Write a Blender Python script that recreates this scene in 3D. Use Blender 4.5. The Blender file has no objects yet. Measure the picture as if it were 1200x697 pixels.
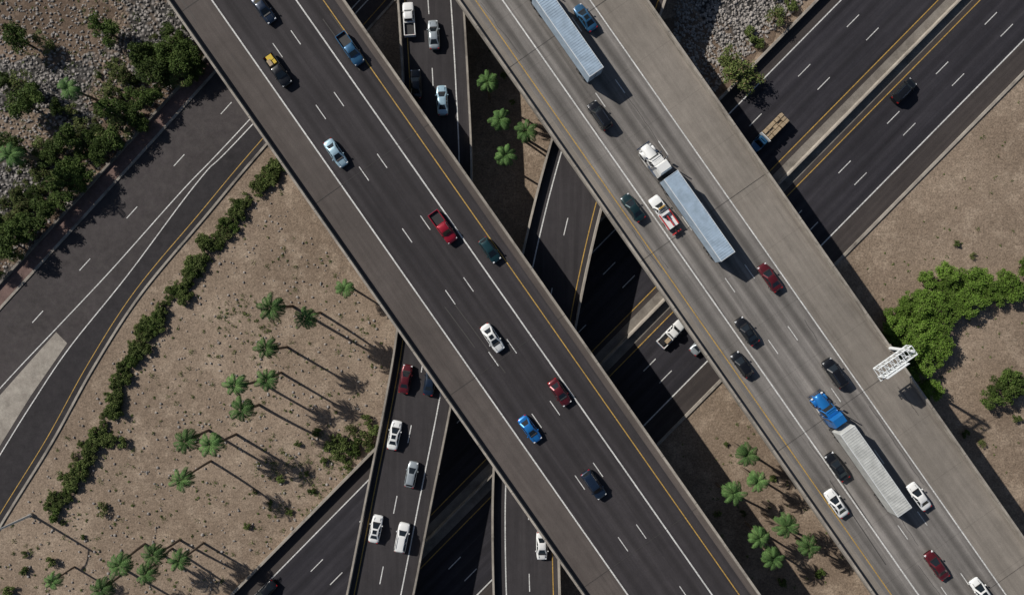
import bpy, math, random
import numpy as np
from mathutils import Vector, Matrix
random.seed(7); np.random.seed(7)
scene=bpy.context.scene
CAMH=120.0; F=800.0
def W(px,py,z=0.0):
    """survey plan units -> metres at height z"""
    k=(CAMH-z)/F
    return Vector(((px-600)*k, -(py-348.5)*k, z))
def Wp(pts,z): return [(W(a,b,z).x,W(a,b,z).y) for a,b in pts]

# ------------------------------------------------------------ materials
def newmat(name):
    m=bpy.data.materials.new(name); m.use_nodes=True
    nt=m.node_tree; return m,nt,nt.nodes['Principled BSDF']
def N(nt,t,**kw):
    n=nt.nodes.new(t)
    for k,v in kw.items(): setattr(n,k,v)
    return n
def noise(nt,vec,scale,detail=4,rough=.6):
    n=N(nt,'ShaderNodeTexNoise'); n.inputs['Scale'].default_value=scale
    n.inputs['Detail'].default_value=detail; n.inputs['Roughness'].default_value=rough
    nt.links.new(vec,n.inputs['Vector']); return n.outputs['Fac']
def mrange(nt,v,a,b,c,d):
    n=N(nt,'ShaderNodeMapRange'); n.inputs[1].default_value=a;n.inputs[2].default_value=b
    n.inputs[3].default_value=c;n.inputs[4].default_value=d; nt.links.new(v,n.inputs[0]); return n.outputs[0]
def math_(nt,op,a,b=None):
    n=N(nt,'ShaderNodeMath',operation=op)
    for i,x in enumerate((a,b)):
        if x is None: continue
        if isinstance(x,(int,float)): n.inputs[i].default_value=x
        else: nt.links.new(x,n.inputs[i])
    return n.outputs[0]
def mix(nt,f,a,b,bt='MIX'):
    n=N(nt,'ShaderNodeMix',data_type='RGBA',blend_type=bt)
    if isinstance(f,(int,float)): n.inputs[0].default_value=f
    else: nt.links.new(f,n.inputs[0])
    for i,x in ((6,a),(7,b)):
        if isinstance(x,tuple): n.inputs[i].default_value=(*x[:3],1)
        else: nt.links.new(x,n.inputs[i])
    return n.outputs[2]
def scalecol(nt,col,fac):
    n=N(nt,'ShaderNodeVectorMath',operation='SCALE')
    nt.links.new(col,n.inputs[0]); nt.links.new(fac,n.inputs['Scale']); return n.outputs[0]
def coords(nt,stretch=None):
    tc=N(nt,'ShaderNodeTexCoord'); v=tc.outputs['Object']
    if stretch:
        mp=N(nt,'ShaderNodeMapping'); mp.inputs['Scale'].default_value=stretch
        nt.links.new(v,mp.inputs[0]); return v,mp.outputs[0]
    return v,v
def bump(nt,bs,h,s,d=.05):
    b=N(nt,'ShaderNodeBump'); b.inputs['Strength'].default_value=s; b.inputs['Distance'].default_value=d
    nt.links.new(h,b.inputs['Height']); nt.links.new(b.outputs[0],bs.inputs['Normal'])
def road_mat(name,c1,c2,stretch=(.03,1,1),lane=None,wear=.12,rough=.85,fine=.22,joint=None,patch=.32,stain=.2):
    m,nt,bs=newmat(name)
    v,sv=coords(nt,stretch)
    streak=noise(nt,sv,1.3,4,.6); big=noise(nt,v,.05,3,.6); med=noise(nt,v,.6,4,.7); fn=noise(nt,v,9,2,.7)
    col=mix(nt,mrange(nt,streak,.3,.7,0,1),c1,c2)
    f=mrange(nt,big,.3,.7,1-patch/2,1+patch/2)
    f=math_(nt,'MULTIPLY',f,mrange(nt,med,.25,.75,.88,1.12))
    f=math_(nt,'MULTIPLY',f,mrange(nt,fn,.3,.7,1-fine,1+fine))
    st=noise(nt,sv,.45,5,.7)
    f=math_(nt,'MULTIPLY',f,mrange(nt,st,.54,.66,1,1-stain))
    if lane:
        y0,w=lane
        sp=N(nt,'ShaderNodeSeparateXYZ'); nt.links.new(v,sp.inputs[0])
        t=math_(nt,'MULTIPLY',math_(nt,'SUBTRACT',sp.outputs['Y'],y0),2*math.pi/w)
        c=math_(nt,'COSINE',math_(nt,'MULTIPLY',t,2.0))
        c2_=math_(nt,'COSINE',t)
        c=math_(nt,'ADD',math_(nt,'MULTIPLY',c,-.6*wear),math_(nt,'MULTIPLY',c2_,.6*wear))
        c=math_(nt,'MULTIPLY',c,mrange(nt,streak,.3,.7,.4,1.3))
        f=math_(nt,'MULTIPLY',f,math_(nt,'ADD',c,1.0))
    if joint:
        sp=N(nt,'ShaderNodeSeparateXYZ'); nt.links.new(v,sp.inputs[0])
        fr=math_(nt,'FRACT',math_(nt,'DIVIDE',math_(nt,'ADD',sp.outputs['X'],1000.0),joint))
        j=math_(nt,'LESS_THAN',fr,.08/joint)
        f=math_(nt,'MULTIPLY',f,mrange(nt,j,0,1,1,.8))
    nt.links.new(scalecol(nt,col,f),bs.inputs['Base Color'])
    bs.inputs['Roughness'].default_value=rough
    bs.inputs['Specular IOR Level'].default_value=.2
    return m
def simple(name,c,rough=.6,var=.15,scale=2.0,metal=0,coat=0,spec=.5):
    m,nt,bs=newmat(name); v,_=coords(nt)
    f=mrange(nt,noise(nt,v,scale,3,.6),.3,.7,1-var,1+var)
    rgb=N(nt,'ShaderNodeRGB'); rgb.outputs[0].default_value=(*c,1)
    nt.links.new(scalecol(nt,rgb.outputs[0],f),bs.inputs['Base Color'])
    bs.inputs['Roughness'].default_value=rough; bs.inputs['Metallic'].default_value=metal
    bs.inputs['Coat Weight'].default_value=coat; bs.inputs['Coat Roughness'].default_value=.06
    bs.inputs['Specular IOR Level'].default_value=spec
    return m
def ground_mat(name,c1,c2,c3):
    m,nt,bs=newmat(name); v,_=coords(nt)
    big=noise(nt,v,.03,5,.66); med=noise(nt,v,.22,6,.74); fn=noise(nt,v,3.2,3,.8)
    n4=noise(nt,v,1.1,4,.75)
    col=mix(nt,mrange(nt,big,.38,.60,0,1),c1,c2)
    col=mix(nt,mrange(nt,med,.50,.64,0,.85),col,c3)
    f=math_(nt,'MULTIPLY',mrange(nt,fn,.3,.7,.58,1.40),mrange(nt,n4,.3,.7,.76,1.20))
    vo=N(nt,'ShaderNodeTexVoronoi'); vo.inputs['Scale'].default_value=1.3; nt.links.new(v,vo.inputs['Vector'])
    sp=mrange(nt,vo.outputs['Distance'],.05,.17,.5,1)
    f=math_(nt,'MULTIPLY',f,sp)
    nt.links.new(scalecol(nt,col,f),bs.inputs['Base Color'])
    bs.inputs['Roughness'].default_value=.95; bs.inputs['Specular IOR Level'].default_value=.1
    bump(nt,bs,fn,.7,.12)
    return m
def cobble_mat(name):
    m,nt,bs=newmat(name); v,_=coords(nt)
    vo=N(nt,'ShaderNodeTexVoronoi'); vo.inputs['Scale'].default_value=1.45; nt.links.new(v,vo.inputs['Vector'])
    big=noise(nt,v,.06,5,.7)
    stone=mix(nt,vo.outputs['Color'],(.11,.10,.095),(.38,.355,.34))
    f=mrange(nt,vo.outputs['Distance'],.2,.62,1.0,.12)
    stone=scalecol(nt,stone,f)
    soil=mix(nt,mrange(nt,noise(nt,v,2.5,4,.8),.3,.7,0,1),(.10,.07,.052),(.22,.165,.12))
    col=mix(nt,mrange(nt,big,.50,.56,0,1),stone,soil)
    nt.links.new(col,bs.inputs['Base Color']); bs.inputs['Roughness'].default_value=.95
    bump(nt,bs,f,.9,.18); return m
def leaf_mat(name,c1,c2):
    m,nt,bs=newmat(name); v,_=coords(nt)
    oi=N(nt,'ShaderNodeObjectInfo')
    a=noise(nt,v,.9,3,.7); b=noise(nt,v,6,2,.7)
    col=mix(nt,mrange(nt,a,.32,.68,0,1),c1,c2)
    f=math_(nt,'MULTIPLY',mrange(nt,b,.3,.7,.6,1.35),mrange(nt,oi.outputs['Random'],0,1,.7,1.3))
    nt.links.new(scalecol(nt,col,f),bs.inputs['Base Color']); bs.inputs['Roughness'].default_value=.75
    bs.inputs['Specular IOR Level'].default_value=.12
    return m
M={}
M['deckL']=road_mat('deck_asphalt',(.032,.029,.032),(.044,.040,.043),lane=(0,3.63),wear=.19)
M['shL']=road_mat('deck_shoulder_asphalt',(.076,.065,.061),(.100,.086,.080),wear=0,stretch=(.05,1,1))
M['deckR']=road_mat('deck_concrete',(.128,.119,.113),(.200,.187,.177),lane=(0,3.78),wear=.32,joint=9.0,fine=.18,stain=.28)
M['shR']=road_mat('deck_shoulder_concrete',(.182,.163,.144),(.245,.220,.194),joint=9.0,fine=.18,stretch=(.06,1,1))
M['fwy']=road_mat('freeway_asphalt',(.023,.022,.028),(.036,.034,.040),wear=.18,lane=(0,3.7))
M['fwysh']=road_mat('freeway_shoulder_asphalt',(.040,.034,.034),(.062,.053,.050))
M['ramp']=road_mat('ramp_asphalt',(.034,.031,.034),(.048,.044,.047),stretch=(1,.05,1))
M['front']=road_mat('frontage_asphalt',(.046,.040,.042),(.064,.057,.057),stretch=(.6,.6,1))
M['front2']=road_mat('exit_ramp_asphalt',(.024,.022,.025),(.036,.033,.036),stretch=(.6,.6,1))
M['conc']=road_mat('barrier_concrete',(.23,.205,.18),(.36,.33,.29),stretch=(.4,.4,1),fine=.2,stain=.4)
M['conc2']=road_mat('median_concrete',(.16,.143,.126),(.23,.21,.186),stretch=(.4,.4,1),fine=.2,stain=.35)
M['girder']=simple('girder_concrete',(.14,.13,.12),.9)
M['walk']=road_mat('brick_sidewalk',(.125,.08,.072),(.175,.118,.105),stretch=(1,1,1))
def linepaint(name,c):
    m,nt,bs=newmat(name); v,_=coords(nt)
    a=noise(nt,v,5,3,.7); b=noise(nt,v,.4,3,.6)
    f=math_(nt,'MULTIPLY',mrange(nt,a,.35,.6,.55,1.05),mrange(nt,b,.3,.7,.8,1.1))
    rgb=N(nt,'ShaderNodeRGB'); rgb.outputs[0].default_value=(*c,1)
    nt.links.new(scalecol(nt,rgb.outputs[0],f),bs.inputs['Base Color']); bs.inputs['Roughness'].default_value=.75; return m
M['white']=linepaint('road_paint_white',(.68,.68,.67))
M['yellow']=linepaint('road_paint_yellow',(.50,.31,.07))
M['ground']=ground_mat('desert_ground',(.275,.213,.162),(.20,.152,.114),(.34,.27,.208))
M['soil']=ground_mat('brown_soil',(.16,.118,.088),(.11,.08,.06),(.225,.17,.13))
M['cobble']=cobble_mat('cobble_bed')
M['leafD']=leaf_mat('leaf_dark',(.030,.055,.012),(.075,.115,.026))
M['leafB']=leaf_mat('leaf_bright',(.065,.125,.016),(.135,.22,.04))
M['leafO']=leaf_mat('leaf_olive',(.062,.088,.025),(.125,.155,.05))
M['leafP']=leaf_mat('palm_leaf',(.045,.10,.03),(.115,.20,.065))
M['dry']=leaf_mat('dry_leaf',(.13,.10,.055),(.20,.155,.09))
M['bark']=simple('bark',(.12,.09,.065),.9,.3,6)
M['rock']=simple('rock',(.27,.25,.235),.9,.45,1.2)
M['glass']=simple('car_glass',(.012,.016,.02),.05,.05,spec=.7)
M['rubber']=simple('tyre_rubber',(.02,.02,.02),.85)
M['chrome']=simple('bright_metal',(.6,.6,.62),.25,.1,metal=1)
M['steel']=simple('galvanised_steel',(.62,.65,.67),.5,.1)
M['dark']=simple('dark_plastic',(.02,.02,.022),.5)
M['joint']=simple('joint_seal',(.05,.047,.045),.8)
M['tar']=simple('crack_sealant',(.018,.017,.018),.6)
M['lampw']=simple('headlight_lens',(.7,.72,.75),.15)
M['lampr']=simple('taillight_lens',(.35,.01,.01),.2)
M['tan']=simple('lumber',(.34,.26,.17),.8,.3,3)
M['signg']=simple('sign_panel_aluminium',(.6,.63,.66),.45)
M['trailer']=simple('trailer_roof_blue_grey',(.33,.42,.52),.45,.18,.8)
M['trailer2']=simple('trailer_roof_grey',(.45,.46,.45),.5,.2,.8)
M['pinkred']=simple('red_bed',(.45,.04,.04),.4)
def paint(name,c,metal=.35):
    return simple('paint_'+name,c,.32,.04,1,metal=metal,coat=.8)
P=dict(white=paint('white',(.72,.73,.73),0),silver=paint('silver',(.42,.47,.50),.5),ltblue=paint('ltblue',(.36,.52,.62),.3),
 black=paint('black',(.010,.011,.014)),navy=paint('navy',(.012,.024,.05)),blue=paint('blue',(.015,.17,.50)),
 slate=paint('slate',(.03,.11,.22)),teal=paint('teal',(.012,.045,.055)),red=paint('red',(.33,.010,.028)),
 maroon=paint('maroon',(.11,.012,.018)),green=paint('green',(.012,.035,.04)),yellow=paint('yellow',(.6,.42,.04),0))

# ------------------------------------------------------------ mesh builder
class MB:
    def __init__(s): s.v=[];s.f=[];s.m=[];s.mats=[];s.smooth=[]
    def mi(s,mat):
        if mat not in s.mats: s.mats.append(mat)
        return s.mats.index(mat)
    def add(s,vs,fs,mat,smooth=False):
        o=len(s.v); s.v+= [tuple(v) for v in vs]; i=s.mi(mat)
        for f in fs: s.f.append(tuple(a+o for a in f)); s.m.append(i); s.smooth.append(smooth)
    def box(s,x0,x1,y0,y1,z0,z1,mat,tx=0,ty=0):
        vs=[(x0,y0,z0),(x1,y0,z0),(x1,y1,z0),(x0,y1,z0),(x0+tx,y0+ty,z1),(x1-tx,y0+ty,z1),(x1-tx,y1-ty,z1),(x0+tx,y1-ty,z1)]
        s.add(vs,[(0,3,2,1),(4,5,6,7),(0,1,5,4),(1,2,6,5),(2,3,7,6),(3,0,4,7)],mat)
    def cyl(s,a,b,r0,r1,mat,n=10,caps=True,smooth=True):
        a=Vector(a);b=Vector(b);d=(b-a).normalized(); u=d.orthogonal().normalized(); w=d.cross(u)
        vs=[];
        for p,r in ((a,r0),(b,r1)):
            for i in range(n):
                t=2*math.pi*i/n; vs.append(p+u*math.cos(t)*r+w*math.sin(t)*r)
        fs=[(i,(i+1)%n,n+(i+1)%n,n+i) for i in range(n)]
        s.add(vs,fs,mat,smooth)
        if caps: s.add(vs,[tuple(range(n))[::-1],tuple(range(n,2*n))],mat)
    def sweep(s,path,prof,mat,closed=True):
        n=len(path); k=len(prof); vs=[]
        for i in range(n):
            a=Vector(path[max(i-1,0)]);b=Vector(path[min(i+1,n-1)]); d=(b-a).normalized(); nl=Vector((-d.y,d.x))
            for o,z in prof:
                vs.append((path[i][0]+nl.x*o,path[i][1]+nl.y*o,z))
        fs=[]
        for i in range(n-1):
            for j in range(k if closed else k-1):
                j2=(j+1)%k
                fs.append((i*k+j,(i+1)*k+j,(i+1)*k+j2,i*k+j2))
        if closed: fs+= [tuple(range(k)),tuple(range((n-1)*k,n*k))[::-1]]
        s.add(vs,fs,mat)
    def build(s,name,parent=None,loc=None,rot=None,fixn=True):
        me=bpy.data.meshes.new(name); me.from_pydata(s.v,[],s.f)
        for m in s.mats: me.materials.append(m)
        me.polygons.foreach_set('material_index',s.m); me.polygons.foreach_set('use_smooth',s.smooth)
        me.update()
        if fixn:
            import bmesh
            bm=bmesh.new(); bm.from_mesh(me); bmesh.ops.recalc_face_normals(bm,faces=bm.faces); bm.to_mesh(me); bm.free()
        o=bpy.data.objects.new(name,me); scene.collection.objects.link(o)
        if parent: o.parent=parent
        if loc is not None: o.location=loc
        if rot is not None: o.rotation_euler=(0,0,rot)
        return o
def empty(name,loc=(0,0,0),rot=0):
    e=bpy.data.objects.new(name,None); scene.collection.objects.link(e); e.location=loc; e.rotation_euler=(0,0,rot); return e
def flat(path,o0,o1,z,mat,mb):
    mb.sweep(path,[(o0,z),(o1,z)],mat,closed=False)
def upfix(o):
    for p in o.data.polygons:
        if p.normal.z<0: p.flip()
def catmull(pts,n=12):
    out=[]; P_=[Vector(p) for p in pts]; P_=[2*P_[0]-P_[1]]+P_+[2*P_[-1]-P_[-2]]
    for i in range(1,len(P_)-2):
        p0,p1,p2,p3=P_[i-1:i+3]
        for j in range(n):
            t=j/n
            out.append(tuple(.5*((2*p1)+(p2-p0)*t+(2*p0-5*p1+4*p2-p3)*t*t+(3*p1-p0-3*p2+p3)*t**3)))
    out.append(tuple(P_[-2])); return out
def resample(path,step):
    L=[0]
    for a,b in zip(path,path[1:]): L.append(L[-1]+(Vector(b)-Vector(a)).length)
    res=[];s=0;i=0
    while s<L[-1]:
        while L[i+1]<s: i+=1
        t=(s-L[i])/(L[i+1]-L[i]); res.append(tuple(Vector(path[i]).lerp(Vector(path[i+1]),t))); s+=step
    return res
def jersey(y,z,h=1.0,w=.5):
    return [(y-w/2,z),(y+w/2,z),(y+w/2-.02,z+.1),(y+.13,z+.35),(y+.11,z+h),(y-.11,z+h),(y-.13,z+.35),(y-w/2+.02,z+.1)]
def parapet(y,z,h=.95,w=.42):
    return [(y-w/2,z),(y+w/2,z),(y+w/2-.04,z+h),(y-w/2+.04,z+h)]

# ------------------------------------------------------------ ground
g=MB(); S=3000
g.add([(-S,-S,-.02),(S,-S,-.02),(S,S,-.02),(-S,S,-.02)],[(0,1,2,3)],M['ground']); g.build('ground')
def rough_poly(pts,j=9,step=14):
    out=[]
    for i in range(len(pts)):
        a=Vector(pts[i]);b=Vector(pts[(i+1)%len(pts)]); n=max(1,min(40,int((b-a).length/step)))
        for k in range(n):
            p=a.lerp(b,k/n)+Vector((random.uniform(-j,j),random.uniform(-j,j))); out.append(tuple(p))
    return out
def poly(name,pts,z,mat,parent=None):
    mb=MB(); mb.add([(*p,z) for p in Wp(pts,0)],[tuple(range(len(pts)))],mat); o=mb.build(name,parent); upfix(o); return o
poly('cobble_ground',[(-700,1150),(-12,345),(120,205),(246,72),(700,-420),(-700,-420)],.0,M['cobble'])
poly('soil_ground',rough_poly([(-60,-60),(60,-60),(140,20),(120,60),(60,75),(-60,60)]),.012,M['soil'])
poly('soil_ground',rough_poly([(250,60),(205,40),(190,70),(160,100),(120,150),(80,180),(40,230),(-60,300),(-60,400),(-20,337),(112,205)],5),.012,M['soil'])
poly('cobble_ground',rough_poly([(740,-80),(960,-80),(945,-15),(870,62),(846,90),(836,60),(815,10)],4),.0,M['cobble'])
poly('soil_ground',rough_poly([(990,-60),(940,0),(864,94),(815,145),(760,60),(780,20),(815,10),(850,62),(880,48),(930,-10)],4),.012,M['soil'])

# ------------------------------------------------------------ freeway (lower level, SW-NE)
angF=math.atan2(.712,.702); KF=CAMH/F
fy=lambda v: -(v-671.8)*KF
fu=lambda u: (u-173.1)*KF
fr=empty('freeway_road',(0,0,0),angF)
seg=[(x,0) for x in range(-700,701,100)]
def F_sheet(name,v0,v1,z,mat):
    mb=MB(); flat(seg,fy(v1),fy(v0),z,mat,mb); o=mb.build(name,fr); upfix(o)
F_sheet('base_asphalt',684,915,.02,M['fwysh'])
F_sheet('westbound_lanes',702,782,.032,M['fwy'])
F_sheet('eastbound_lanes',818,887,.032,M['fwy'])
F_sheet('median_paving',789,812,.034,M['conc2'])
mk=MB()
def F_line(v,w,mat): flat(seg,fy(v)-w/2,fy(v)+w/2,.045,mat,mk)
F_line(702,.2,M['white']);F_line(887,.22,M['white']);F_line(818,.16,M['yellow']);F_line(783,.16,M['yellow'])
def dashes(mb,y,phase,per,n0,n1,z,mat,L=3.05,w=.15):
    for i in range(n0,n1):
        x=phase+i*per; mb.add([(x-L/2,y-w/2,z),(x+L/2,y-w/2,z),(x+L/2,y+w/2,z),(x-L/2,y+w/2,z)],[(0,1,2,3)],mat)
for v,ph in ((729,684),(756,689),(842,636.7),(865,640)):
    dashes(mk,fy(v),fu(ph),12.2,-30,30,.045,M['white'])
upfix(mk.build('lane_markings',fr))
b=MB(); b.sweep(seg,jersey(fy(800.5),.034,1.0,.6),M['conc'])
b.sweep(seg,parapet(fy(682),-.02,1.1,.5),M['conc'])
b.sweep(seg,parapet(fy(914),-.02,.25,.55),M['conc']); b.build('barrier_walls',fr)

# ------------------------------------------------------------ frontage road
LE=[(620,-322),(480,-168),(250,87),(128,222),(0,362),(-150,530),(-420,830)]
RE=[(700,-265),(470,-8),(310,172),(240,255),(165,345),(110,430),(60,520),(0,617),(-90,770),(-250,1050)]
le=catmull([Vector(p) for p in Wp(LE,0)],10); re_=catmull([Vector(p) for p in Wp(RE,0)],10)
def rs(path,n):
    L=[0]
    for a,b in zip(path,path[1:]): L.append(L[-1]+(Vector(b)-Vector(a)).length)
    out=[]
    for i in range(n):
        s=L[-1]*i/(n-1)*.99999; j=max(k for k in range(len(L)-1) if L[k]<=s)
        out.append(tuple(Vector(path[j]).lerp(Vector(path[j+1]),(s-L[j])/(L[j+1]-L[j]))))
    return out
def between(A,B,z,mat,name,par,n=60):
    a_=rs(A,n); b_=rs(B,n); mb=MB()
    mb.add([(*p,z) for p in a_]+[(*p,z) for p in b_],[(i,i+1,n+1+i,n+i) for i in range(n-1)],mat); upfix(mb.build(name,par))
fro=empty('frontage_road')
between(le,re_,.03,M['front'],'asphalt',fro)
W2=[(640,-225),(297,145),(236,208),(150,322),(81,408),(38,472),(0,533),(-80,665),(-230,930)]
w2=catmull([Vector(p) for p in Wp(W2[1:],0)],10); rr=catmull([Vector(p) for p in Wp([(308,160)]+[(a-1,b_-1) for a,b_ in RE[2:]],0)],10)
between(w2,rr,.038,M['front2'],'exit_ramp_asphalt',fro)
mb=MB()
mb.sweep(re_,[(-.2,-.02),(.2,-.02),(.2,.16),(-.2,.16)],M['conc'])
mb.sweep(le,[(-.25,-.02),(.2,-.02),(.2,.16),(-.25,.16)],M['conc'])
mb.build('kerbs',fro)
mb=MB()
mb.sweep(le,[(-2.6,.005),(-.27,.005),(-.27,.15),(-2.6,.15)],M['walk'])
mb.build('sidewalk',None)
mb=MB(); mb.sweep(le,[(-3.0,-.02),(-2.62,-.02),(-2.62,.55),(-3.0,.55)],M['conc2']); mb.build('low_wall')
mb=MB()
def gline(pts,w,mat,z=.055):
    p=catmull([Vector(q) for q in Wp(pts,0)],8); flat(p,-w/2,w/2,z,mat,mb)
gline([(620,-215),(292,141),(215,222),(130,317),(64,387),(0,455),(-120,590)],.18,M['white'])
gline(W2[:-1],.18,M['white'],.06)
gline([(a-6,b_-5) for a,b_ in RE],.13,M['yellow'])
for i in range(-6,9):
    cx=210-55.2*i; cy=188+61*i
    c=W(cx,cy); d=Vector((-.671,-.741)); nn=Vector((-d.y,d.x))
    q=[c.xy+d*s*1.4+nn*t*.08 for s,t in((-1,-1),(1,-1),(1,1),(-1,1))]
    mb.add([(*p,.055) for p in q],[(0,1,2,3)],M['white'])
upfix(mb.build('lane_markings',fro))
poly('gore_paving',[(66,389),(79,402),(36,464),(-3,527),(-85,655),(-200,690),(-110,586),(0,463)],.05,M['conc'],fro)

# ------------------------------------------------------------ ramps (middle level)
ZR=6.0
def ramp(name,pts,hw,yel,z=ZR):
    path=catmull([Vector(p) for p in Wp(pts,z)],14); e=empty(name)
    mb=MB(); mb.sweep(path,[(-hw,z-.3),(-hw*.75,z-.45),(-hw*.62,z-1.6),(hw*.62,z-1.6),(hw*.75,z-.45),(hw,z-.3),(hw,z),(-hw,z)],M['girder']); mb.build('slab',e)
    mb=MB(); flat(path,-hw+.42,hw-.42,z+.012,M['ramp'],mb); upfix(mb.build('asphalt',e))
    mb=MB(); 
    for s in(-1,1): mb.sweep(path,parapet(s*(hw-.22),z,1.0,.4),M['conc'])
    mb.build('parapets',e)
    mb=MB()
    flat(path,yel*(hw-1.25)-.08,yel*(hw-1.25)+.08,z+.024,M['yellow'],mb)
    flat(path,-yel*(hw-2.3)-.1,-yel*(hw-2.3)+.1,z+.024,M['white'],mb)
    pp=resample(path,1.0); off=yel*.5
    for i in range(4,len(pp)-4,12):
        flat(pp[i:i+4],off-.08,off+.08,z+.024,M['white'],mb)
    upfix(mb.build('lane_markings',e))
    mb=MB()
    for p in resample(path,30):
        v=.712*(p[0]/KF+600)+.702*(348.5-p[1]/KF)
        if 680<v<795 or 806<v<920: continue
        mb.cyl((p[0],p[1],-.1),(p[0],p[1],z-1.6),.9,.9,M['girder'],14)
    mb.build('columns',e)
    return path
ra=ramp('ramp_bridge',[(395,960),(418,830),(446,697),(468,585),(491,470),(504,390),(512,300),(515,200),(511,100),(505,0),(495,-130),(480,-300)],5.6,1)
rb=ramp('ramp_bridge',[(860,-330),(790,-150),(742,-10),(700,120),(662,255),(634,390),(619,520),(616,640),(622,780),(640,950)],5.7,1)

# ------------------------------------------------------------ upper decks
ZD=12.0; KD=(CAMH-ZD)/F; angD=math.atan2(-.8192,.5736)
dy=lambda n:(n-291.5)*KD
ds=lambda d:(d-629.6)*KD
segD=[(x,0) for x in range(-420,421,60)]
def deck(name,nl,nr,asph,lines,dsh,mats,ncrack):
    e=empty(name,(0,0,0),angD); z=ZD; y0,y1=dy(nl),dy(nr)
    mb=MB(); mb.sweep(segD,[(y0,z-.3),(y0+1.6,z-.5),(y0+2.8,z-2.0),(y1-2.8,z-2.0),(y1-1.6,z-.5),(y1,z-.3),(y1,z),(y0,z)],M['girder']); mb.build('slab',e)
    def tex(nm,a,b,zz,mat,shift):
        mb=MB(); flat([(x,0) for x,_ in segD],a-shift,b-shift,zz,mat,mb); o=mb.build(nm,e,loc=(0,shift,0)); upfix(o)
    tex('shoulder_surface',y0+.45,y1-.45,z+.01,mats[1],0)
    tex('lane_surface',dy(asph[0]),dy(asph[1]),z+.02,mats[0],dy(asph[2]))
    mb=MB()
    mb.sweep(segD,parapet(y0+.22,z),M['conc']); mb.sweep(segD,parapet(y1-.22,z),M['conc'])
    # scuppers / dark parapet joints, recessed look
    for x in range(-200,201,9):
        for yy in (y0+.22,y1-.22): mb.box(x-.03,x+.03,yy-.175,yy+.175,z+.9,z+.955,M['joint'])
    mb.build('parapets',e)
    mb=MB()
    for nv,w,c in lines: flat(segD,dy(nv)-w/2,dy(nv)+w/2,z+.032,M[c],mb)
    for nv in dsh: dashes(mb,dy(nv),ds(323.3),88.2*KD,-34,34,z+.032,M['white'],2.7,.14)
    upfix(mb.build('lane_markings',e))
    mb=MB()
    for x in range(-400,401,37):
        mb.add([(x-.03,y0+.5,z+.045),(x+.03,y0+.5,z+.045),(x+.03,y1-.5,z+.045),(x-.03,y1-.5,z+.045)],[(0,1,2,3)],M['joint'])
    upfix(mb.build('expansion_joints',e))
    # crack sealing
    mb=MB(); rg=random.Random(int(nl))
    for i in range(ncrack):
        x=rg.uniform(-130,130); y=rg.uniform(y0+1,y1-1); L=rg.uniform(2,16); pts=[]; k=int(L/.8)+2; yy=y
        for j in range(k): pts.append((x+j*.8,yy)); yy=min(max(yy+rg.uniform(-.12,.12),y0+.7),y1-.7)
        flat(pts,-.028,.028,z+.026,M['tar'],mb)
    for i in range(7):   # tyre skid marks
        x=rg.uniform(-120,120); y=rg.uniform(dy(asph[0])+1,dy(asph[1])-2); sl_=rg.uniform(-.03,.03)
        for o_ in (0,1.5): flat([(x+j*2,y+o_+sl_*j*2) for j in range(rg.randint(4,9))],-.07,.07,z+.0275,M['joint'],mb)
    upfix(mb.build('crack_seals',e))
    mb=MB(); ca,sa=math.cos(angD),math.sin(angD); yc=(y0+y1)/2
    for i in range(-10,11):
        x=i*37+5
        mb.box(x-1,x+1,y0+2,y1-2,z-3.6,z-2.0,M['girder'])
        for yy in (yc-5.5,yc+5.5):
            wx,wy=ca*x-sa*yy,sa*x+ca*yy
            v=.712*(wx/KF+600)+.702*(348.5-wy/KF)
            if 678<v<792 or 810<v<918: continue
            if min((wx-p[0])**2+(wy-p[1])**2 for p in ra+rb)<49: continue
            mb.cyl((x,yy,-.1),(x,yy,z-3.6),.9,.9,M['girder'],14)
    mb.build('piers',e)
    return e
deck('highway_bridge',160,331,(203,321,203),[(203,.22,'white'),(284,.22,'white'),(310,.16,'yellow')],[232.5,258.5],(M['deckL'],M['shL']),16)
deck('highway_bridge',437,620,(450,567,481),[(456,.15,'yellow'),(482,.22,'white'),(566,.2,'white')],[509,537],(M['deckR'],M['shR']),30)

# ------------------------------------------------------------ vehicles
def rrect(xr,xf,w,z,r=.18):
    pts=[];tags=[]
    def arc(cx,cy,a0):
        for i in range(3):
            a=a0+i*math.pi/4; pts.append((cx+r*math.cos(a),cy+r*math.sin(a),z))
    arc(xf-r,w-r,0); tags+=['c','c','s']
    L=(xf-xr-2*r)
    for t in (.46,.52): pts.append((xf-r-L*t,w,z)); 
    tags+=['b','s']
    arc(xr+r,w-r,math.pi/2); tags+=['c','c','r']
    arc(xr+r,-w+r,math.pi); tags+=['c','c','s']
    for t in (.48,.54): pts.append((xr+r+L*t,-w,z))
    tags+=['b','s']
    arc(xf-r,-w+r,1.5*math.pi); tags+=['c','c','f']
    return pts,tags
def shell(mb,st,mat,zb=.26):
    n=len(st); vs=[];fs=[]
    for x,w,t in st:
        half=[(0,t+.035),(.45*w,t+.03),(.8*w,t),(.95*w,t-.07),(w,t-.22),(w*1.0,.5),(.95*w,zb+.04),(0,zb)]
        ring=half+[(-a,b) for a,b in half[-2:0:-1]]
        vs+=[(x,a,b) for a,b in ring]
    k=14
    for i in range(n-1):
        for j in range(k): fs.append((i*k+j,(i+1)*k+j,(i+1)*k+(j+1)%k,i*k+(j+1)%k))
    fs+=[tuple(range(k)),tuple(range((n-1)*k,n*k))]
    mb.add(vs,fs,mat,True)
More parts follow.
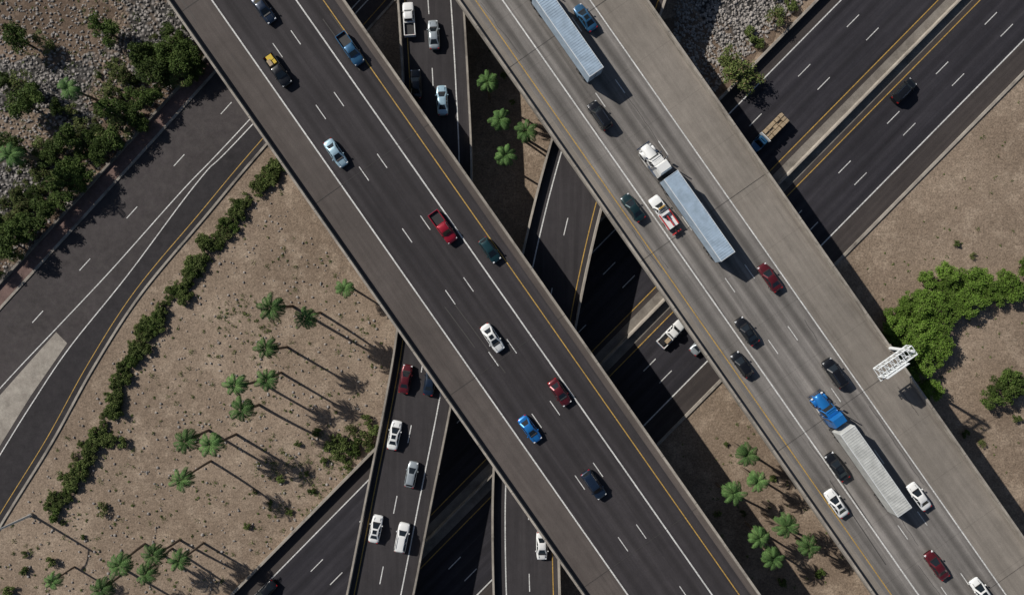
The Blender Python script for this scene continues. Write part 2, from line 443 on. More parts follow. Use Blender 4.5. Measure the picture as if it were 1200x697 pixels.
def house(mb,base,roof,zb,zt,wb,wt,mat,r=.2):
    A,tg=rrect(base[0],base[1],wb,zb,r); B,_=rrect(roof[0],roof[1],wt,zt-.05,r*1.1)
    C,_=rrect(roof[0]+.12,roof[1]-.12,wt-.12,zt,r)
    D,_=rrect(roof[0]+.5,roof[1]-.4,wt-.4,zt+.025,r*.5)
    n=len(A); vs=A+B+C+D
    for j in range(n):
        m=M['glass'] if tg[j] in 'sfr' else mat
        mb.add([vs[j],vs[(j+1)%n],vs[n+(j+1)%n],vs[n+j]],[(0,1,2,3)],m,False)
    fs=[]
    for l in (1,2):
        for j in range(n): fs.append((l*n+j,l*n+(j+1)%n,(l+1)*n+(j+1)%n,(l+1)*n+j))
    fs.append(tuple(range(3*n,4*n)))
    mb.add(vs,fs,mat,True)
def wheels(mb,xs,w,r=.33,tw=.22):
    for x in xs:
        for s in(-1,1):
            y=s*w
            mb.cyl((x,y-tw/2,r),(x,y+tw/2,r),r,r,M['rubber'],16)
            mb.cyl((x,y-tw/2-.01,r),(x,y+tw/2+.01,r),r*.6,r*.6,M['chrome'],12)
def lights(mb,xf,xr,w,zf,zr):
    for s in(-1,1):
        a,b_=sorted((s*w*.55,s*w*.92)); mb.box(xf-.32,xf-.03,a,b_,zf-.12,zf+.05,M['lampw'],.05,.03)
        mb.box(xr+.0,xr+.2,a,b_,zr-.12,zr+.04,M['lampr'],.03,.02)
def mirrors(mb,x,w,z,mat):
    for s in(-1,1):
        a,b_=sorted((s*(w-.02),s*(w+.2))); mb.box(x-.08,x+.1,a,b_,z,z+.14,mat,.02,.02)
def v_sedan(p):
    L=random.uniform(4.6,5.0); k=random.uniform(-.12,.12)
    mb=MB(); h=L/2
    shell(mb,[(-h,.62,.72),(-h+.07,.80,.86),(-h+.4,.88,.95),(-h+1.0,.915,.98),(0,.93,.97),(.9,.92,.95),(h-.9,.90,.86),(h-.35,.84,.76),(h-.08,.72,.66),(h,.55,.58)],p)
    house(mb,(-h+.7+k,1.15+k),(-h+1.5+k,.35+k),.93,1.43,.84,.64,p)
    if random.random()<.45: mb.box(-.55+k,.12+k,-.36,.36,1.452,1.462,M['glass'],.05,.05)
    wheels(mb,(-h+.95,h-.95),.80); lights(mb,h-.05,-h,.85,.68,.84); mirrors(mb,.75,.90,.92,p)
    mb.box(1.05+k,1.32+k,-.62,.62,.965,.985,M['dark'],.05,.05)
    for s in(-1,1): mb.box(1.4,h-.4,s*.5-.012,s*.5+.012,.80,.90,M['dark'])
    return mb
def v_hatch(p):
    mb=MB(); h=2.15
    shell(mb,[(-h,.70,.80),(-h+.06,.82,.95),(-h+.4,.87,1.0),(0,.89,1.0),(.8,.88,.98),(h-.6,.86,.86),(h-.1,.72,.70),(h,.55,.6)],p)
    house(mb,(-h+.15,1.15),(-h+.6,.3),.96,1.5,.80,.62,p); wheels(mb,(-h+.75,h-.8),.76); lights(mb,h-.05,-h,.82,.72,.92); mirrors(mb,.7,.86,.95,p)
    return mb
def v_suv(p):
    mb=MB(); h=2.45
    shell(mb,[(-h,.80,.85),(-h+.06,.90,1.05),(-h+.5,.95,1.1),(0,.97,1.1),(1.0,.96,1.08),(h-.6,.94,1.0),(h-.12,.86,.86),(h,.7,.7)],p,.32)
    house(mb,(-h+.12,1.3),(-h+.4,.6),1.06,1.75,.88,.70,p); wheels(mb,(-h+.95,h-.95),.84,.38); lights(mb,h-.06,-h,.9,.84,1.0); mirrors(mb,.95,.94,1.05,p)
    for s in(-1,1): mb.box(-1.7,.3,s*.58-.02,s*.58+.02,1.75,1.82,M['chrome'])
    return mb
def v_pickup(p,cargo=None,crew=True):
    mb=MB(); h=2.8; xc=-.55 if crew else .1
    shell(mb,[(xc-.02,.94,1.05),(xc+.1,.96,1.08),(.4,.97,1.08),(1.4,.96,1.06),(h-.6,.94,1.0),(h-.12,.86,.85),(h,.7,.7)],p,.35)
    house(mb,(xc+.05,1.45),(xc+.25,.85),1.05,1.78,.86,.70,p,.16)
    z0=.75
    mb.box(-h+.02,xc-.04,-.94,.94,.42,z0,M['dark'])
    for s in(-1,1):
        a,b_=sorted((s*.95,s*.80)); mb.box(-h,xc-.03,a,b_,.45,1.08,p,0,.01)
    mb.box(-h,-h+.1,-.79,.79,.45,1.07,p); mb.box(xc-.13,xc-.03,-.79,.79,.75,1.07,p)
    mb.box(-h-.14,-h-.01,-.9,.9,.42,.6,M['chrome'])
    wheels(mb,(-h+1.0,h-.95),.84,.4,.26); lights(mb,h-.06,-h,.92,.82,.95); mirrors(mb,1.15,.94,1.08,M['dark'])
    if cargo:
        for i,(x,y,a,b_,c) in enumerate([(-2.1,.1,.5,.55,.5),(-1.35,-.3,.55,.35,.7),(-1.3,.4,.4,.3,.45)]):
            mb.box(x-a,x+a,y-b_,y+b_,.76,.76+c,cargo if i!=1 else M['tan'],.05,.05)
    return mb
def v_tow(p):
    mb=v_pickup(p,crew=False)
    mb.box(-2.95,-.1,-.98,.98,1.08,1.2,p,.03,.02)
    for s in(-1,1):
        a,b_=sorted((s*.99,s*.80)); mb.box(-2.9,-.15,a,b_,1.2,1.32,M['pinkred'],.02,.02)
    mb.box(-.65,-.15,-.7,.7,1.2,1.75,p,.08,.05); mb.box(-1.5,-.8,-.35,.35,1.2,1.5,M['dark'],.08,.05)
    mb.box(-2.8,-.9,-.1,.1,1.5,1.65,M['pinkred'])
    mb.box(-3.9,-2.9,-.1,.1,.7,.9,M['dark']); mb.box(-4.0,-3.8,-.8,.8,.5,.7,M['pinkred'])
    mb.box(.55,.8,-.62,.62,1.81,1.93,M['yellow'],.03,.03)
    return mb
def v_flatbed(p):
    mb=MB()
    shell(mb,[(1.2,1.0,1.15),(1.3,1.02,1.3),(2.4,1.0,1.28),(3.3,.92,1.2),(3.8,.8,1.05),(3.95,.6,.9)],p,.5)
    house(mb,(1.25,2.75),(1.35,2.3),1.25,2.15,.95,.8,p)
    mb.box(-4.2,1.05,-1.15,1.15,.95,1.1,M['dark']); 
    mb.box(-4.1,1.0,-.4,.4,.6,.95,M['dark'])
    for i in range(5):
        for j in range(3):
            x=-3.9+i*.95; y=-1.0+j*.68; mb.box(x,x+.88,y,y+.62,1.1,1.55+random.random()*.5,M['tan'],.03,.03)
    mb.box(.95,1.08,-1.1,1.1,1.1,2.0,M['steel'])
    wheels(mb,(2.9,-2.9),.95,.45,.3); lights(mb,3.9,-4.25,.9,.95,1.0)
    return mb
def v_semi(p,tr):
    mb=MB(); TL=15.2
    mb.box(-TL+1,1.0,-1.29,1.29,1.15,4.05,tr)
    mb.box(-TL+.98,1.02,-1.31,1.31,3.98,4.08,M['steel'])
    mb.box(-TL+1.08,.92,-1.22,1.22,4.08,4.10,tr)
    for i in range(38):
        x=-TL+1.3+i*.4; mb.box(x,x+.09,-1.2,1.2,4.10,4.135,tr)
    mb.box(-TL+.95,-TL+.98,-.02,.02,1.3,3.9,M['dark'])
    mb.box(-TL+1.003,.997,-1.295,1.295,1.05,1.148,M['dark'])
    mb.box(-9.0,-8.7,-.8,-.6,.2,1.05,M['steel']) ; mb.box(-3.2,-3.0,-.9,-.7,.15,1.05,M['steel']); mb.box(-3.2,-3.0,.7,.9,.15,1.05,M['steel'])
    wheels(mb,(-TL+2.2,-TL+3.5),1.05,.5,.5)
    mb.box(-1.6,5.2,-.42,.42,.75,1.0,M['dark'])
    wheels(mb,(-.65,.75),1.0,.5,.52); wheels(mb,(6.0,),1.05,.5,.3)
    mb.box(1.75,3.5,-1.15,1.15,.9,2.9,p,.03,.04); mb.box(1.78,3.45,-1.1,1.1,2.902,3.6,p,.25,.16)
    mb.box(3.502,4.9,-1.08,1.08,.9,1.75,p,0,.02)
    house(mb,(3.52,5.0),(3.52,4.5),1.75,2.7,1.05,.93,p,.12)
    mb.box(4.35,4.62,-.8,.8,2.72,2.82,p,.05,.05)
    vs=[];fs=[]
    for x,w,z in ((4.9,.85,1.95),(5.6,.80,1.88),(6.4,.72,1.78),(7.0,.64,1.65),(7.15,.55,1.5)):
        vs+=[(x,-w,.75),(x,-w,z-.28),(x,-w*.75,z-.04),(x,0,z+.05),(x,w*.75,z-.04),(x,w,z-.28),(x,w,.75)]
    for i in range(4):
        for j in range(6): fs.append((i*7+j,(i+1)*7+j,(i+1)*7+j+1,i*7+j+1))
    fs.append(tuple(range(28,35))); mb.add(vs,fs,p,True)
    for s in(-1,1):
        pts=[]; 
        for i in range(7):
            a=math.pi*(i/6); pts.append((6.0-.75*math.cos(a),.5+.72*math.sin(a)))
        vs=[]; 
        for x,z in pts: vs+=[(x,s*.62,z),(x,s*1.2,z)]
        mb.add(vs,[(2*i,2*i+1,2*i+3,2*i+2) for i in range(6)],p,True)
        mb.cyl((2.2,s*1.05,.72),(4.2,s*1.05,.72),.33,.33,M['chrome'],14)
        mb.cyl((3.6,s*1.25,1.0),(3.6,s*1.25,3.7),.09,.09,M['chrome'],10)
        a,b_=sorted((s*1.1,s*1.42)); mb.box(4.75,4.85,a,b_,1.9,2.5,M['chrome'])
        a,b_=sorted((s*.75,s*1.1)); mb.box(6.75,6.95,a,b_,.95,1.2,M['lampw'],.03,.03)
        mb.cyl((5.3,s*.98,1.35),(5.3,s*.98,1.85),.16,.16,M['chrome'],10)
    mb.box(7.15,7.4,-1.2,1.2,.45,.85,M['chrome'],.03,.03); mb.box(7.14,7.2,-.5,.5,.852,1.45,M['chrome'])
    return mb
def put(mb,name,px,py,z,ang):
    p=W(px,py,z+1.0); return mb.build(name,None,(p.x,p.y,z+.03),ang)
FN={'sedan':v_sedan,'pickup':v_pickup,'hatch':v_hatch,'suv':v_suv}
NM={'pickup':'pickup_truck','suv':'suv'}
aL=angD; aR=angD+math.pi
for x,y,k,c in [(308,10,'sedan','navy'),(410,57,'pickup','slate'),(393,179,'sedan','ltblue'),(519,266,'pickup','red'),(574,293,'hatch','teal'),(577,396,'sedan','white'),(656,460,'sedan','maroon'),(621,503,'sedan','blue'),(696,568,'suv','navy')]:
    put(FN[k](P[c]),NM.get(k,'car'),x,y,ZD,aL+random.uniform(-.02,.02))
put(v_pickup(P['black'],P['yellow']),'pickup_truck',325,82,ZD,aL)
for x,y,k,c in [(686,20,'sedan','slate'),(703,135,'suv','black'),(742,243,'sedan','green'),(903,325,'sedan','maroon'),(876,388,'sedan','black'),(870,427,'hatch','black'),(979,437,'suv','black'),(982,547,'sedan','black'),(981,590,'sedan','white'),(1078,582,'sedan','white'),(1099,663,'sedan','maroon'),(1152,694,'sedan','white')]:
    put(FN[k](P[c]),NM.get(k,'car'),x,y,ZD,aR+random.uniform(-.02,.02))
put(v_tow(P['white']),'tow_truck',777,248,ZD,aR)
def putsemi(px,py,p,tr):
    q=W(px,py,ZD+4); mb=v_semi(p,tr); d=Vector((math.cos(aR),math.sin(aR),0))
    mb.build('semi_truck',None,(q.x-d.x,q.y-d.y,ZD+.03),aR)
putsemi(786,205,P['white'],M['trailer']); putsemi(993,504,P['blue'],M['trailer2']); putsemi(632,-11,P['white'],M['trailer'])
def heading(path,px,py,z,sgn=1):
    p=W(px,py,z).xy; i=min(range(1,len(path)-1),key=lambda i:(Vector(path[i])-p).length)
    d=Vector(path[i+1])-Vector(path[i-1]); return math.atan2(d.y*sgn,d.x*sgn)
for x,y,k,c in [(479,22,'pickup','white'),(508,40,'sedan','silver'),(518,117,'sedan','ltblue'),(487,98,'sedan','black'),(475,444,'sedan','maroon'),(504,446,'sedan','navy'),(462,510,'sedan','white'),(482,556,'hatch','silver'),(440,620,'sedan','white'),(471,630,'suv','white')]:
    put(FN[k](P[c]),NM.get(k,'car'),x,y,ZR,heading(ra,x,y,ZR))
put(v_sedan(P['white']),'car',635,640,ZR,heading(rb,635,640,ZR))
put(v_suv(P['black']),'suv',1060,106,0,angF); put(v_pickup(P['white'],M['dark']),'pickup_truck',787,391,0,angF)
put(v_sedan(P['silver']),'car',823,402,0,angF); put(v_sedan(P['black']),'car',310,694,0,angF+math.pi)
put(v_flatbed(P['slate']),'flatbed_truck',900,157,0,angF+math.pi)

# ------------------------------------------------------------ sign gantry on right bridge
mb=MB(); st=M['steel']
yo_=dy(620)-.25
def truss(x0,x1,y0,y1,z0,z1,n):
    for x in(x0,x1):
        for z in(z0,z1): mb.cyl((x,y0,z),(x,y1,z),.10,.10,st,8)
    for i in range(n+1):
        y=y0+(y1-y0)*i/n
        for z in(z0,z1): mb.cyl((x0,y,z),(x1,y,z),.06,.06,st,6)
        for x in(x0,x1): mb.cyl((x,y,z0),(x,y,z1),.06,.06,st,6)
        if i<n:
            y2=y0+(y1-y0)*(i+1)/n
            for z in(z0,z1): mb.cyl((x0,y,z),(x1,y2,z),.05,.05,st,6)
            for x in(x0,x1): mb.cyl((x,y,z0),(x,y2,z1),.05,.05,st,6)
truss(-.75,.75,-5.8,.3,4.6,5.9,6)
mb.cyl((0,0,-.4),(0,0,6.1),.28,.24,st,14); mb.box(-.5,.5,-.3,.4,-.5,-.1,M['conc'])
mb.box(.98,1.06,-5.6,-1.6,3.7,6.4,M['signg'])
for y in (-5.2,-3.6,-2.0): mb.box(.76,.98,y-.05,y+.05,3.8,6.3,st)
for yy in range(9): mb.box(1.1,1.9,-5.6+yy*.5,-5.45+yy*.5,3.5,3.54,st)
for x in (1.1,1.88): mb.cyl((x,-5.6,3.52),(x,-1.4,3.52),.05,.05,st,6)
q=W(1036,428,ZD+5); ld=Vector((math.cos(angD),math.sin(angD))); ln=Vector((-ld.y,ld.x))
s_=q.xy.dot(ld); pos=ld*s_+ln*(yo_)
mb.build('sign_gantry',None,(pos.x,pos.y,ZD+.95),angD)
# ------------------------------------------------------------ street lamp
def lamp(px,py,ang,h=9.5,arm=5.0):
    mb=MB(); mb.cyl((0,0,0),(0,0,h),.24,.16,st,12); mb.cyl((0,0,-.1),(0,0,.5),.4,.4,M['conc'],12)
    prev=Vector((0,0,h-.6))
    for i in range(1,9):
        t=i/8; p=Vector((arm*t,0,h-.6+.8*math.sin(t*1.57))); mb.cyl(prev,p,.11,.10,st,8,False); prev=p
    mb.box(arm-.2,arm+.8,-.22,.22,h+.1,h+.32,st,.1,.06); mb.box(arm-.1,arm+.7,-.15,.15,h+.06,h+.1,M['lampw'])
    p=W(px,py); mb.build('street_lamp',None,(p.x,p.y,0),ang)
lamp(37,603,math.radians(235),8.5,3.2) 

# ------------------------------------------------------------ vegetation
def leafmesh(name,parts,trunk=None):
    allv=[];allf=[];mi=[];mats=[];o=0
    for C,sz,mat,up in parts:
        n=len(C); nrm=np.random.normal(size=(n,3)); nrm[:,2]=np.abs(nrm[:,2])+up; nrm/=np.linalg.norm(nrm,axis=1)[:,None]
        a=np.cross(nrm,np.random.normal(size=(n,3))); a/=np.linalg.norm(a,axis=1)[:,None]; b=np.cross(nrm,a)
        s=sz[:,None]; q=np.stack([C-a*s,C-b*s*.55,C+a*s,C+b*s*.55],1).reshape(-1,3)
        allv.append(q); f=np.arange(4*n).reshape(n,4)+o; o+=4*n; allf.append(f)
        if mat not in mats: mats.append(mat)
        mi+= [mats.index(mat)]*n
    V=np.concatenate(allv).tolist(); Fc=np.concatenate(allf).tolist()
    if trunk:
        off=len(V); V+= [tuple(v) for v in trunk.v]; Fc+=[[i+off for i in f] for f in trunk.f]
        mats.append(M['bark']); mi+=[len(mats)-1]*len(trunk.f)
    me=bpy.data.meshes.new(name); me.from_pydata(V,[],Fc)
    for m in mats: me.materials.append(m)
    me.polygons.foreach_set('material_index',mi); me.update(); return me
def crown(R,H,zc,nlobe,nleaf,seed):
    rng=np.random.RandomState(seed); pts=[];lobes=[]
    for i in range(nlobe):
        a=rng.rand()*6.28; r=R*.80*math.sqrt(rng.rand()); c=np.array([r*math.cos(a),r*math.sin(a),zc+(rng.rand()-.35)*H*(1-.6*r/R)])
        rad=R*rng.uniform(.15,.40); lobes.append((c,rad))
        k=int(nleaf/nlobe*(rad/(R*.3))**2)
        d=rng.normal(size=(k,3)); d/=np.linalg.norm(d,axis=1)[:,None]
        pts.append(c+d*(rad*rng.uniform(.5,1.22,size=(k,1)))*np.array([1,1,.8]))
    return np.concatenate(pts),lobes
def tree_mesh(i,R,h,mat,nleaf=3200,ls=(.09,.21),mat2=None):
    P_,lobes=crown(R,R*.9,h-R*.6,18,nleaf,100+i)
    t=MB(); t.cyl((0,0,-.1),(.1,.1,h*.45),.22,.15,M['bark'],8)
    for c,r in lobes[:9]:
        t.cyl((.1,.1,h*.42),tuple(c),.10,.03,M['bark'],6)
    sz=np.random.uniform(ls[0],ls[1],len(P_)); idx=np.random.permutation(len(P_)); k=int(len(P_)*.86)
    return leafmesh('tree_crown',[(P_[idx[:k]],sz[:k],mat,.6),(P_[idx[k:]],sz[k:],mat2 or mat,.3)],t)
def shrub_mesh(i,R,mat,nleaf=1000,mat2=None):
    P_,lobes=crown(R,R*.6,R*.5,12,nleaf,200+i); P_[:,2]=np.abs(P_[:,2])
    t=MB()
    for c,r in lobes[:6]: t.cyl((0,0,-.05),tuple(c),.05,.02,M['bark'],5)
    sz=np.random.uniform(.05,.15,len(P_)); k=int(len(P_)*.85)
    idx=np.random.permutation(len(P_))
    return leafmesh('shrub_crown',[(P_[idx[:k]],sz[:k],mat,.6),(P_[idx[k:]],sz[k:],mat2 or M['dry'],.3)],t)
TB=[tree_mesh(i,2.6,4.2,M['leafB'],3800,mat2=M['leafO']) for i in range(4)]
TD=[tree_mesh(10+i,2.4,4.5,M['leafD'],3000,mat2=M['leafO']) for i in range(4)]
TO=[tree_mesh(20+i,2.2,3.6,M['leafO'],1500,mat2=M['dry']) for i in range(2)]
SD=[shrub_mesh(i,1.15,M['leafO'],mat2=M['leafD']) for i in range(3)]+[shrub_mesh(5+i,1.15,M['leafD'],mat2=M['leafO']) for i in range(1)]+[shrub_mesh(8,1.15,M['leafO'],700,mat2=M['dry'])]
def place(me,name,px,py,s,z=0):
    o=bpy.data.objects.new(name,me); scene.collection.objects.link(o); p=W(px,py,z)
    o.location=(p.x,p.y,0); o.rotation_euler=(0,0,random.uniform(0,6.28)); o.scale=(s*random.uniform(.85,1.2),s*random.uniform(.85,1.2),s*random.uniform(.85,1.1)); return o
rc=random.choice
def inpoly(x,y,pl):
    c=False; j=len(pl)-1
    for i in range(len(pl)):
        if (pl[i][1]>y)!=(pl[j][1]>y) and x<(pl[j][0]-pl[i][0])*(y-pl[i][1])/(pl[j][1]-pl[i][1])+pl[i][0]: c=not c
        j=i
    return c
can=[(1046,376),(1068,352),(1098,324),(1120,312),(1150,322),(1185,318),(1215,308),(1260,330),(1215,345),(1182,350),(1155,352),(1128,376),(1112,400),(1108,440),(1100,466),(1078,458),(1055,432),(1044,400)]
pts=[];tr=0
while len(pts)<64 and tr<9000:
    tr+=1; x=random.uniform(1040,1260);y=random.uniform(305,468)
    if inpoly(x,y,can) and all((x-a)**2+(y-b)**2>9**2 for a,b in pts): pts.append((x,y))
for x,y in pts: place(rc(TB),'tree',x,y,random.uniform(.4,.9),3)
for x,y in [(1168,452),(1182,462),(1160,468),(1180,443),(1192,452)]: place(rc(TD),'tree',x,y,random.uniform(.7,.9),2)
for x,y,s in [(1148,520,.5),(1130,508,.45),(1120,285,.4),(1140,300,.4),(1190,490,.6)]: place(rc(SD),'shrub',x,y,s*1.5)
tl=[(35,42),(18,48),(52,48),(188,28),(205,45),(222,62),(180,55),(198,70),(168,62),(232,78),(212,82),(20,92),(42,112),(60,168),(76,162),(95,205),(118,170),(138,150),(152,138),(165,122),(178,108),(108,185),(88,215),(72,232),(55,245),(38,262),(22,280),(8,300),(-8,318),(125,40),(118,30),(190,95),(205,90),(148,108),(92,178),(30,225),(14,170),(128,128),(64,120),(0,90),(10,270),
 (195,52),(214,70),(175,78),(186,66),(224,88),(110,150),(98,165),(80,195),(62,215),(132,165),(146,122),(160,140),(44,238),(26,262),(8,288),(50,182),(30,120),(8,104)]
for x,y in tl: place(rc(TD+TD+TO[:1]),'tree',x+random.uniform(-4,4),y+random.uniform(-4,4),random.uniform(.55,1.05),3)
for i in range(130):
    t=random.random(); x=245-250*t-random.uniform(14,80); y=70+262*t-random.uniform(0,40)
    place(rc(SD+TO),'shrub',x,y,random.uniform(.35,.85))
HP=[(334,194),(312,210),(285,240),(262,268),(248,283),(240,296),(228,314),(214,338),(196,354),(188,370),(174,388),(160,410),(148,435),(140,460),(132,480),(120,503),(106,528),(90,556),(74,578),(58,594)]
hp=resample(HP,4.6)
for i,(x,y) in enumerate(hp):
    gap=math.sin(i*.37)+.6*math.sin(i*.91+1)
    w=1.0 if gap>-.9 else .4
    if w<.5 and random.random()<.5: continue
    for k in range(3):
        place(rc(SD),'shrub',x+random.gauss(0,5.5),y+random.gauss(0,4.5),random.uniform(.45,1.1)*w)
for x,y,s in [(320,200,1.2),(140,482,1.3),(133,515,1.3),(146,516,1.1),(372,505,.9),(395,515,1.3),(410,505,1.2),(425,512,1.4),(400,535,1.1),(430,490,1.0),(415,530,1.2),(438,502,1.0),(388,524,1.2),(402,520,1.2),(418,518,1.2),(432,522,1.1),(408,545,.9),(380,540,.7),(30,648,.7),(62,655,1.0),(30,668,.9),(14,690,1),(120,596,1.2),(75,612,.6),(98,628,.5),(350,520,.7),(330,560,.7),(360,555,.6),(300,575,.5),(340,600,.6),(318,588,.6),(365,575,.7),(290,615,.6)]:
    place(rc(SD),'shrub',x,y,s*.95)
for x,y,s in [(855,80,1.5),(860,90,1.2),(848,72,1.0),(880,45,1.3),(890,52,1.0),(906,25,.8),(925,8,1.1),(910,-5,1.2),(875,98,.9)]: place(rc(SD+TO),'shrub',x,y,s)
for x,y,s in [(590,90,.6),(600,120,.5),(575,60,.5),(620,110,.5),(840,600,.6),(870,600,.6),(905,560,.6),(850,520,.5),(960,670,.8),(915,680,.8)]: place(rc(SD),'shrub',x,y,s)
# ground scrub (one mass)
C=[];
def tuft(px,py,r,n):
    p=W(px,py); d=np.random.normal(size=(n,3))*np.array([r,r,r*.4])*.5; d[:,2]=np.abs(d[:,2])+.03; C.append(d+np.array([p.x,p.y,0]))
land=[(312,195),(452,395),(455,480),(425,545),(265,690),(-20,700),(20,600),(90,490),(190,330)]
k=0
while k<420:
    x=random.uniform(-20,455);y=random.uniform(190,700)
    if inpoly(x,y,land):
        tuft(x,y,random.choice([.15,.2,.3,.5]),random.randint(8,45)); k+=1
for i in range(60):
    x=random.gauss(285,22); y=random.gauss(375,14); tuft(x,y,random.uniform(.2,.5),22)
for i in range(110):
    x=random.gauss(375,45); y=random.gauss(550,35)
    if inpoly(x,y,land): tuft(x,y,random.uniform(.2,.6),30)
for i in range(260): tuft(random.uniform(-10,240),random.uniform(-10,200),random.uniform(.2,.6),30)
for i in range(150):
    x=random.uniform(1000,1200);y=random.uniform(100,560)
    if .712*x+.702*y>930 and (.819*x-.5736*y)>632: tuft(x,y,random.choice([.12,.2,.35]),18)
for i in range(90):
    x=random.uniform(780,1010);y=random.uniform(470,697)
    if .712*x+.702*y>930: tuft(x,y,random.choice([.12,.2,.35]),18)
C=np.concatenate(C)
px=C[:,0]/KF+600; py=348.5-C[:,1]/KF
lx=px*.742+py*.67
bad=(lx>.742*250+.67*88-14)&(px*.742+py*.67<.742*310+.67*172+4)&(py<420)&(px<330)
C=C[~bad]
me=leafmesh('ground_scrub',[(C,np.random.uniform(.05,.13,len(C)),M['leafO'],.5)]); o=bpy.data.objects.new('ground_scrub',me); scene.collection.objects.link(o)
# rocks (one mass)
def rocks(name,n,fn,big=1.0):
    mb=MB(); t=(1+5**.5)/2
    iv=[(-1,t,0),(1,t,0),(-1,-t,0),(1,-t,0),(0,-1,t),(0,1,t),(0,-1,-t),(0,1,-t),(t,0,-1),(t,0,1),(-t,0,-1),(-t,0,1)]
    if_=[(0,11,5),(0,5,1),(0,1,7),(0,7,10),(0,10,11),(1,5,9),(5,11,4),(11,10,2),(10,7,6),(7,1,8),(3,9,4),(3,4,2),(3,2,6),(3,6,8),(3,8,9),(4,9,5),(2,4,11),(6,2,10),(8,6,7),(9,8,1)]
    for i in range(n):
        x,y=fn(); p=W(x,y); r=random.uniform(.07,.24)*big; sx,sy=random.uniform(.7,1.3),random.uniform(.7,1.3)
        mb.add([(p.x+a*r*sx*random.uniform(.8,1.2)/1.9,p.y+b*r*sy*random.uniform(.8,1.2)/1.9,r*.3+c*r*.7/1.9) for a,b,c in iv],if_,M['rock'])
    mb.build(name,fixn=False)
def rf():
    while True:
        x=random.uniform(-10,240);y=random.uniform(-10,320)
        if .742*x+.67*y<.742*250+.67*88-22: return x,y
rocks('rocks',3200,rf,1.2)
def rf2():
    while True:
        x=random.uniform(790,950);y=random.uniform(-5,110)
        if .712*x+.702*y<672: return x,y
rocks('rocks',1800,rf2,1.35)
def rf3():
    while True:
        x=random.uniform(-10,455);y=random.uniform(195,700)
        if inpoly(x,y,land): return x,y
rocks('rocks',900,rf3)
# palms: star-shaped crowns of separate drooping fronds
def palm_mesh(i,h):
    rng=random.Random(i+50); V=[];Fc=[];mi=[]
    t=MB(); segs=9; bx,by=rng.uniform(-.7,.7),rng.uniform(-.7,.7); prev=Vector((0,0,-.1)); 
    for k in range(1,segs+1):
        u=k/segs; p=Vector((bx*u*u,by*u*u,h*u)); t.cyl(prev,p,.26-.09*(k-1)/segs,.26-.09*k/segs,M['bark'],9,False); prev=p
    top=prev
    def tri(a,b,c,d,m): 
        o=len(V); V.extend([tuple(a),tuple(b),tuple(c),tuple(d)]); Fc.append((o,o+1,o+2,o+3)); mi.append(m)
    nf=19
    for f in range(nf):
        az=f*2.39996+rng.uniform(-.22,.22); el=1.15-1.45*(f/nf)+rng.uniform(-.1,.1)
        hd=Vector((math.cos(az),math.sin(az),0)); side=Vector((-math.sin(az),math.cos(az),0)); L=rng.uniform(2.2,2.8)
        pos=top.copy(); e=el; ns=8; prevp=pos
        for s_ in range(ns):
            u=(s_+1)/ns; dirv=hd*math.cos(e)+Vector((0,0,1))*math.sin(e); nx=prevp+dirv*(L/ns)
            tri(prevp-side*.04,prevp+side*.04,nx+side*.035,nx-side*.035,0)
            e-=.25
            if s_>=1:
                ll=.70*math.sin(min(1,u*.9)*math.pi*.85+.25)+.1
                for sg in (-1,1):
                    for q_ in (0,.33,.66):
                        b0=prevp.lerp(nx,q_); ld=(side*sg*.8+dirv*.8+Vector((0,0,-.25))).normalized()
                        wv=dirv*.06; m=b0+ld*ll*.5; tri(b0,m-wv,b0+ld*ll+Vector((0,0,-.1)),m+wv,0)
            prevp=nx
    for f in range(9):
        az=f*2.4+rng.uniform(-.2,.2); hd=Vector((math.cos(az),math.sin(az),0)); side=Vector((-math.sin(az),math.cos(az),0))
        a=top+Vector((0,0,-.1)); b0=a+hd*.5+Vector((0,0,-.8)); tri(a,b0-side*.2,b0+hd*.1+Vector((0,0,-.6)),b0+side*.2,1)
    off=len(V); V+=[tuple(v) for v in t.v]; Fc+=[tuple(q+off for q in f) for f in t.f]; mi+=[2]*len(t.f)
    me=bpy.data.meshes.new('palm'); me.from_pydata(V,[],Fc)
    for m in (M['leafP'],M['dry'],M['bark']): me.materials.append(m)
    me.polygons.foreach_set('material_index',mi); me.update(); return me,top
PM=[palm_mesh(i,9.3) for i in range(6)]
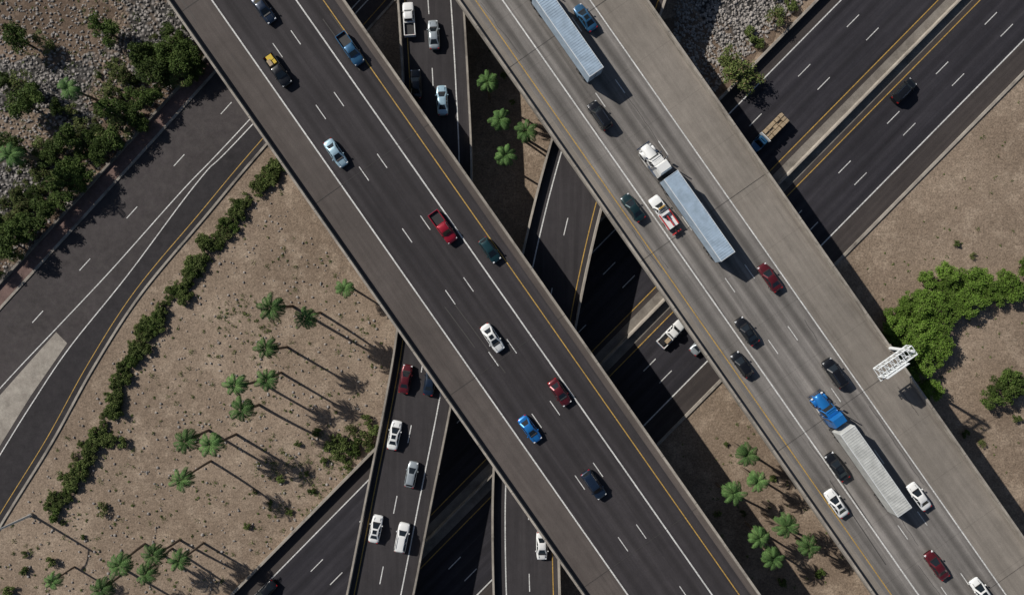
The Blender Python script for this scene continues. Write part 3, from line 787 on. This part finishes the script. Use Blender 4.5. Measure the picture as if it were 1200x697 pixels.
def palm(px,py,h=9.3,s=1.0):
    me,top=rc(PM); sc=h/9.3; p=W(px,py,h); r=random.uniform(0,6.28)
    o=bpy.data.objects.new('palm_tree',me); scene.collection.objects.link(o)
    cr,sr=math.cos(r),math.sin(r); tx=(cr*top.x-sr*top.y)*s; ty=(sr*top.x+cr*top.y)*s
    o.location=(p.x-tx,p.y-ty,0); o.rotation_euler=(0,0,r); o.scale=(s,s,sc)
for x,y,h in [(318,361,13),(358,373,9),(404,338,5),(312,408,9.5),(276,451,9.5),(313,445,9),(283,480,9.5),(218,517,9),(247,521,9.5),(213,562,10),(140,662,8.5),(180,650,9),(171,672,9),(210,657,9),(119,691,8),(62,681,6),
   (572,96,8.5),(586,140,8.5),(617,154,8.5),(592,182,8.5),
   (876,533,8),(888,564,8),(860,578,8),(890,630,8),(922,617,8),(906,654,8),(948,641,8),(80,104,8),(12,182,9)]:
    palm(x,y,h,random.uniform(.85,1.08)*(.8 if h<7 else 1))

# ------------------------------------------------------------ light & camera
EL=math.radians(34); ta=math.radians(31)
d=Vector((math.cos(ta)*math.cos(EL),-math.sin(ta)*math.cos(EL),-math.sin(EL)))
sl=bpy.data.lights.new('sun','SUN'); sl.energy=4.9; sl.angle=math.radians(.5); sl.color=(1,.945,.86)
so=bpy.data.objects.new('sun',sl); scene.collection.objects.link(so); so.rotation_euler=d.to_track_quat('-Z','Y').to_euler(); so.location=(-60,40,150)
w=bpy.data.worlds.new('World'); scene.world=w; w.use_nodes=True; nt=w.node_tree; bg=nt.nodes['Background']
sk=nt.nodes.new('ShaderNodeTexSky'); sk.sky_type='NISHITA'; sk.sun_disc=False; sk.sun_elevation=EL; sk.sun_rotation=math.atan2(-d.x,-d.y)
nt.links.new(sk.outputs[0],bg.inputs[0]); bg.inputs[1].default_value=.05
cam=bpy.data.cameras.new('camera'); co=bpy.data.objects.new('camera',cam); scene.collection.objects.link(co)
co.location=(0,0,CAMH); co.rotation_euler=(0,0,0); cam.lens=24; cam.sensor_width=36; cam.clip_end=8000; cam.clip_start=.5
scene.camera=co
scene.view_settings.view_transform='Standard'; scene.view_settings.look='None'; scene.view_settings.exposure=0
